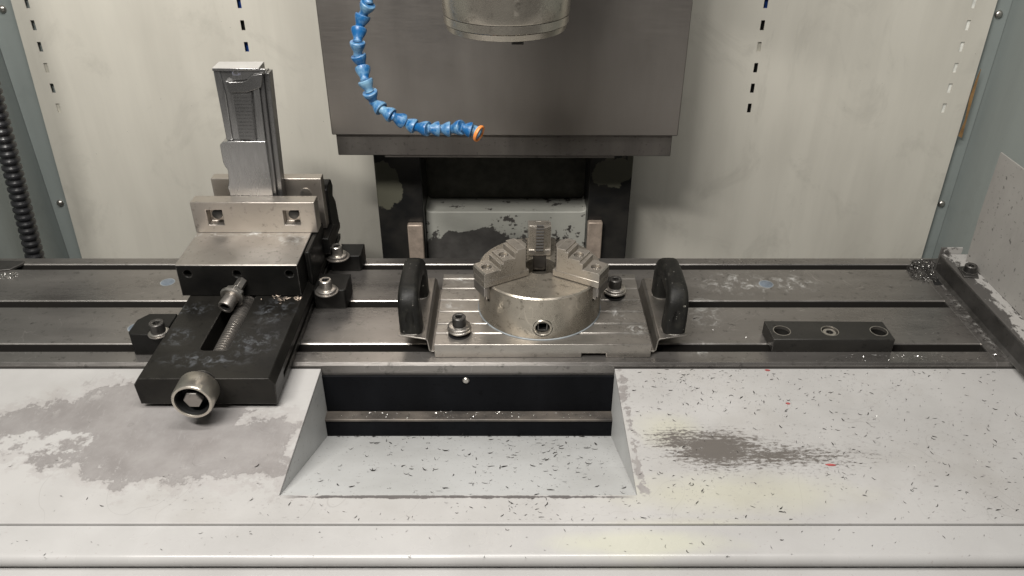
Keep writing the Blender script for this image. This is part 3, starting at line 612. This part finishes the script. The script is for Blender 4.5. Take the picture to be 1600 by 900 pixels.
MB().lathe([(.0013 + CR, Z0 - .0004), (CR + .0011, Z0 + .0003), (CR + .0002, Z0 + .0009), (CR + .0001, Z0 - .0004)], (CX, CY, 0), n=96, caps=False).build('coolant_residue', 'residue', chk)
MB().lathe([(.0123, .006), (.0123, .0004), (.0116, .0004), (.0116, -.0026), (.0108, -.0034), (.0092, -.0034), (.0084, -.0022), (.0084, .006)], (kh.x, CY - CR + .003, kh.z), (0, 1, 0), 40, caps=False).build('pinion_rim', 'chuck_steel', chk)
MB().lathe([(.0086, .0005), (.0066, .0008), (.0066, .016), (.0002, .017)], (kh.x, CY - CR + .003, kh.z), (0, 1, 0), 4, R(45), caps=False).build('pinion_socket', 'dark_bolt', chk, smooth=20)
def radial(prof, ang, w, tip=None):
    """profile (r,z) extruded across the jaw; tip: chamfer of the inner end"""
    d = Vector((math.cos(R(ang)), math.sin(R(ang)), 0)); q_ = Vector((-d.y, d.x, 0)); b_ = MB(); C0 = Vector((CX, CY, 0)); n = len(prof)
    vs = [C0 + d * r_ + q_ * (-w) + Vector((0, 0, z)) for r_, z in prof] + [C0 + d * r_ + q_ * w + Vector((0, 0, z)) for r_, z in prof]
    return b_.add(vs, [tuple(range(n)), tuple(range(n, 2 * n))[::-1]] + [(i, (i + 1) % n, n + (i + 1) % n, n + i) for i in range(n)]), d, q_
RI = .0235; JW = .0142; zt_ = Z1 + .0405
for ang in (90, 210, 330):
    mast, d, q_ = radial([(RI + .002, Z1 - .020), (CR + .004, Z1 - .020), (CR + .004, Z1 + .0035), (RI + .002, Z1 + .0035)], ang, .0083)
    jo = mast.build('jaw', 'screw_steel', chk, .0008)  # darker steel than the top jaw paints in shade and dirt
    fl, _, _ = radial([(RI + .001, Z1 + .0008), (CR + .0090, Z1 + .0008), (CR + .0090, Z1 + .0095), (RI + .001, Z1 + .0095)], ang, JW)
    fl.build('jaw_foot', 'jaw_steel', jo, .0008)
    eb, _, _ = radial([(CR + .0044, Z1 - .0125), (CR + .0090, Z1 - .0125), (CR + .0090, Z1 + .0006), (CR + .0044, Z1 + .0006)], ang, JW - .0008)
    eb.build('jaw_end', 'screw_steel', jo, .0008)  # end block darkened too, shade and dirt put into its colour
    # stepped top jaw, V-shaped towards the centre
    C0 = Vector((CX, CY, 0)); V = lambda r_, s_, z: C0 + d * r_ + q_ * s_ + Vector((0, 0, z))
    tj = MB()
    lv = [(RI, .0445, zt_), (.0445, .0640, zt_ - .0095), (.0640, CR + .0090, zt_ - .0200)]
    zb_ = Z1 + .0097
    out = [(RI + .0065, zb_), (CR + .0090, zb_), (CR + .0090, lv[2][2] - .002), (CR + .0072, lv[2][2]), (.0660, lv[2][2]), (.0655, lv[2][2] - .0012), (.0640, lv[2][2] - .0012), (.0640, lv[1][2] - .0035), (.0600, lv[1][2] - .0035), (.0600, lv[1][2]), (.0462, lv[1][2]), (.0460, lv[1][2] - .0012), (.0445, lv[1][2] - .0012), (.0445, lv[0][2] - .003), (.0410, lv[0][2] - .003), (.0410, lv[0][2]), (RI + .0065, lv[0][2])]
    tj, _, _ = radial(out, ang, JW)
    ctj = MB()
    for rc, zc in ((.0755, lv[2][2]), (.0520, lv[1][2])): ctj.lathe([(.0066, -.009), (.0066, .02)], V(rc, 0, zc), n=28)
    tjo = tj.build('top_jaw', 'jaw_steel', jo, .0007, cut=ctj)
    tipm = MB(); a5 = [(RI + .0064, -JW), (RI + .0064, JW), (RI, .0046), (RI, -.0046)]
    tipm.prism([(V(r_, s_, 0).x, V(r_, s_, 0).y) for r_, s_ in a5], 2, zb_ - .004, zt_); tipm.build('jaw_tip', 'jaw_steel', jo, .0005, smooth=20)
    for k in range(9):
        z = zb_ - .002 + k * .0043; sb = MB().add([V(RI - .0001, -.0046, z), V(RI - .0001, .0046, z), V(RI - .0014, .0046, z + .0017), V(RI - .0014, -.0046, z + .0017), V(RI - .0001, .0046, z + .0034), V(RI - .0001, -.0046, z + .0034)], [(0, 1, 2, 3), (3, 2, 4, 5), (0, 3, 5), (1, 4, 2)])
        sb.build('serration', 'serration_steel', jo, smooth=10)
    for rc, zc in ((.0755, lv[2][2]), (.0520, lv[1][2])):
        c0 = V(rc, 0, zc - .0088); MB().lathe([(.0056, 0), (.0056, .0050), (.0050, .0056), (.0032, .0056), (.0032, .0025), (.0002, .0025)], c0, n=24, caps=False).build('jaw_screw', 'bolt_steel', jo)

# ------------------------------------------------------------------ loose black bar
bar = thing('drilled_bar', 'loose black steel bar with three round holes lying on the table', 'steel bar', (.388, .8135, 0))
bm_ = MB().prism([(.3152, .7945), (.4614, .7938), (.4612, .8330), (.3140, .8345)], 2, .0003, .0187)
hc = MB()
hs = [(.3300, .8125), (.3885, .8120), (.4482, .8115)]
for x, y in hs: hc.lathe([(.0098, .004), (.0098, .03)], (x, y, 0), n=36)
bm_.build('bar', 'oxide_bar', bar, .0009, cut=hc)
for x, y in hs: MB().lathe([(.0097, .0150), (.0097, .0191), (.0106, .0191), (.0106, .0186)], (x, y, 0), n=36, caps=False).build('hole_rim', 'bracket_steel', bar)
so = MB().lathe([(.0084, .0045), (.0084, .0165), (.0076, .0172), (.0046, .0172), (.0046, .010), (.0002, .010)], (hs[1][0], hs[1][1], 0), n=32, caps=False).build('socket_screw', 'bolt_steel', bar)
MB().lathe([(.0046, .0173), (.0042, .0173), (.0042, .011), (.0002, .011)], (hs[1][0], hs[1][1], 0), n=6, caps=False).build('socket', 'dark_bolt', so, smooth=20)

# ------------------------------------------------------------------ splash guard on the right table end
gd = thing('splash_guard', 'speckled grey splash plate on a dark steel angle at the table end', 'splash guard', (.62, .86, 0))
MB().prism([(.5945, .0002), (.6005, .0002), (.6015, .0040), (.6015, .0268), (.5990, .0268), (.5985, .0050)], 1, .7400, .985).build('angle', 'rim_steel', gd, .0006)
MB().box(.5988, .6400, .7400, .985, .0270, .0295).build('flange', 'rim_paint', gd, .0006)
MB().prism([(.70, .0297), (.970, .0297), (.974, .10), (.9735, .186), (.70, .186)], 0, .6275, .6295).build('splash_plate', 'guard_paint', gd, .0005)
p = Pz(1516, 424, .032); MB().prism([(p.x - .014, p.y - .012), (p.x + .004, p.y - .016), (p.x + .0085, p.y - .004), (p.x + .0085, p.y + .016), (p.x - .010, p.y + .014)], 2, .0297, .0318).build('clip', 'rim_steel', gd, .0006)
socket_bolt(gd, p.x - .001, p.y, .0318, .0078, .0085, 'dark_bolt', [(.0095, .0015, 'dark_bolt')])
MB().box(.5990, .6290, .9860, .9885, .0002, .0390).build('end_plate', 'rim_paint', gd, .0006)

# ------------------------------------------------------------------ swarf
def chips(name, label, n, place, lmin, lmax, mat, lift=.0003, org=None, curl=1.0):
    b_ = MB(); rnd = random.Random(len(label) * 7 + n)
    for i in range(n):
        x, y, z, nrm = place(rnd)
        L = lmin + (lmax - lmin) * rnd.random() ** 4 * 1.4; w = L * rnd.uniform(.10, .30)
        t = rnd.gauss(0, .8) if rnd.random() < .6 else rnd.uniform(0, 6.28)
        nz = Vector(nrm).normalized(); u = Vector((math.cos(t), math.sin(t), 0)); u = (u - nz * u.dot(nz)).normalized(); s_ = nz.cross(u)
        th = rnd.gauss(0, 1.0) * curl; K = 5; q_ = Vector((x, y, z)) - u * L * .5; a_ = -th / 2; lean = rnd.uniform(-.7, .7); vs = []; tipz = rnd.random() * .35 * L
        for k in range(K):
            f = k / (K - 1); ww = w * (1 - abs(f - .45) * 1.4); d = u * math.cos(a_) + s_ * math.sin(a_); e = s_ * math.cos(a_) - u * math.sin(a_)
            h0 = lift + tipz * (2 * f - 1) ** 2; e2 = (e * math.cos(lean) + nz * abs(math.sin(lean))) * max(ww, .00008)
            vs += [q_ + nz * h0 + e2, q_ + nz * h0]; q_ = q_ + d * L / (K - 1); a_ += th / (K - 1)
        b_.add(vs, [(2 * k, 2 * k + 1, 2 * k + 3, 2 * k + 2) for k in range(K - 1)])
    return tag(b_.build(name, mat, org=org), label, 'chips', kind='stuff')
_cr = random.Random(21); CLUST = [(_cr.uniform(960, 1600), _cr.uniform(575, 800), _cr.uniform(25, 90)) for _ in range(26)] + [(_cr.uniform(0, 950), _cr.uniform(780, 812), _cr.uniform(30, 70)) for _ in range(7)] + [(1060, 600, 60), (1080, 590, 40), (1460, 600, 70), (1500, 590, 60)]
rd = random
def on_cover(r):
    while True:
        px, py = r.uniform(-10, 1610), r.uniform(575, 812)
        if r.random() < .55:
            cq = r.choice(CLUST); px, py = r.gauss(cq[0], cq[2]), min(812, r.gauss(cq[1], cq[2] * .35))
            if py < 574: continue
        if px > 940: pk = .8 if px > 1300 else .65
        else: pk = .10
        if 1000 < px < 1300 and py < 650: pk = 1
        if py > 770: pk = max(pk, .35)
        if 500 < px < 960 and py > 785: pk = .6
        if r.random() > pk: continue
        q_ = Pz(px, py, zp)
        if cl - .004 < q_.x < cr + .004 and q_.y > cf - .004: continue
        if q_.x < -.25 and q_.y > .69: continue
        return (q_.x, q_.y, zp, (0, 0, 1))
nfl = Vector((0, .0997, .203)).normalized()
def on_chute(r):
    f = r.random() ** .8; px_ = r.random() ** .65; x = cl + .004 + (cr - cl - .008) * px_; f = min(.985, max(.02, f))
    return (x, cf + (cb - cf) * f - .001, zp - .0012 - .0985 * f, nfl)
def on_ledge(r): return (r.uniform(-.6, .6), r.uniform(.492, .527), -.0095, (0, 0, 1))
def on_low(r): return (r.uniform(-.6, .6) if r.random() < .5 else r.uniform(.15, .6), r.uniform(.43, .478), -.025, (0, 0, 1))
def on_table(r):
    while True:
        x, y = r.uniform(-.62, .57), r.choice([r.uniform(.774, .793), r.uniform(.815, .89), r.uniform(.913, .99), r.uniform(1.011, 1.024)])
        if x < .2 and r.random() < .75: continue
        if -.45 < x < -.20 or -.14 < x < .215 or (.30 < x < .475 and y < .85): continue
        return (x, y, .0002, (0, 0, 1))
def way(r): return (r.uniform(-.21, .11), r.uniform(.7535, .766), -.0706, (0, 0, 1))
chips('metal_chips', 'dark steel slivers scattered over the grey front cover', 1700, on_cover, .0007, .0043, 'chip_dark')
chips('metal_chips', 'dark steel slivers lying on the sloping chute floor', 680, on_chute, .0009, .0064, 'chip_dark')
chips('metal_chips', 'dark swarf packed along the back of the chute floor', 260, lambda r: (r.uniform(cl + .004, cr - .004), cb - .018 - abs(r.gauss(0, .006)), zp - .0012 - .0985 * (cb - .018 - cf) / (cb - cf) + .001, nfl), .0010, .0060, 'chip_dark')
chips('metal_chips', 'sparse dark slivers on the glossy rolled ledge', 90, on_ledge, .002, .004, 'chip_dark')
chips('metal_chips', 'small dark slivers on the sheet below the rolled ledge', 260, on_low, .0015, .0035, 'chip_dark')
chips('metal_chips', 'tiny bright flakes sprinkled over the table top', 170, on_table, .0012, .0034, 'chip_bright')
chips('metal_chips', 'few dark slivers sprinkled over the table top', 60, on_table, .002, .0055, 'chip_dark')
chips('metal_chips', 'bright flakes on the step of the black way cover', 260, way, .0008, .0026, 'chip_bright')
chips('metal_chips', 'bright flakes along the table front edge by the drilled bar', 60, lambda r: (r.gauss(.48, .06), r.uniform(.7745, .788), .0002, (0, 0, 1)), .0015, .005, 'chip_bright')
chips('metal_chips', 'bright flakes among the dark slivers on the front cover', 60, lambda r: (r.uniform(.15, .58), r.uniform(.57, .765), zp, (0, 0, 1)), .001, .003, 'chip_bright')
def on_vise(r): return (r.gauss(-.293, .009) if r.random() < .7 else r.gauss(-.268, .003), r.gauss(.860, .003) - .003, .0366, (r.gauss(0, .6), r.gauss(-.3, .5), 1))
chips('metal_chips', 'small golden curls of swarf at the foot of the movable jaw', 40, on_vise, .003, .007, 'brass_worn', .001)
def heap(cx, cy, rx, ry, hz_):
    def f(r):
        while True:
            a_, b_ = r.uniform(-1, 1), r.uniform(-1, 1)
            if a_ * a_ + b_ * b_ < 1: break
        return (cx + a_ * rx + b_ * rx * .4, cy + b_ * ry, r.random() * hz_ * (1 - a_ * a_ - b_ * b_) ** .5, (r.gauss(0, 1), r.gauss(-.5, 1), 1.2))
    return f
hc_ = heap(.5860, .988, .024, .032, .0035)
chips('chip_heap', 'dark heap of packed swarf in the rear corner of the table', 1300, hc_, .0015, .006, 'chip_dark')
chips('chip_heap', 'bright flakes in the rear corner heap of swarf', 320, hc_, .0015, .004, 'chip_bright', .001)
chips('chip_heap', 'dark slivers along the foot of the splash guard angle', 220, lambda r: (.5935 - abs(r.gauss(0, .006)), r.uniform(.775, .97), .0003, (0, 0, 1)), .0012, .004, 'chip_dark')
chips('chip_heap', 'swarf piled on the end plate behind the splash guard bolt', 350, heap(.612, .975, .012, .010, .034), .002, .005, 'chip_dark', .0)
chips('chip_heap', 'loose swarf beside the dark drain plate of the table', 120, heap(-.707, .972, .012, .012, .004), .0015, .004, 'chip_bright')
for (px, py), lab, sz in (((1298, 727), 'largest red fleck beside the scuffed patch of the front cover', .0055), ((1231, 631), 'small red fleck above the scuffed patch of the front cover', .0025), ((1199, 579), 'narrow red fleck by the table edge below the drilled bar', .0032)):
    q_ = Pz(px, py, zp); rb_ = MB().prism([(q_.x - sz, q_.y + .0006), (q_.x - sz * .4, q_.y - .0012), (q_.x + sz * .5, q_.y - .0014), (q_.x + sz, q_.y - .0005), (q_.x + sz * .4, q_.y + .0011), (q_.x - sz * .3, q_.y + .0014)], 2, zp + .0002, zp + .0010)
    tag(rb_.build('red_fleck', 'red_fleck', org=(q_.x, q_.y, zp)), lab, 'fleck')

for o in list(bpy.data.objects):
    if '_base' in o.keys(): del o['_base']
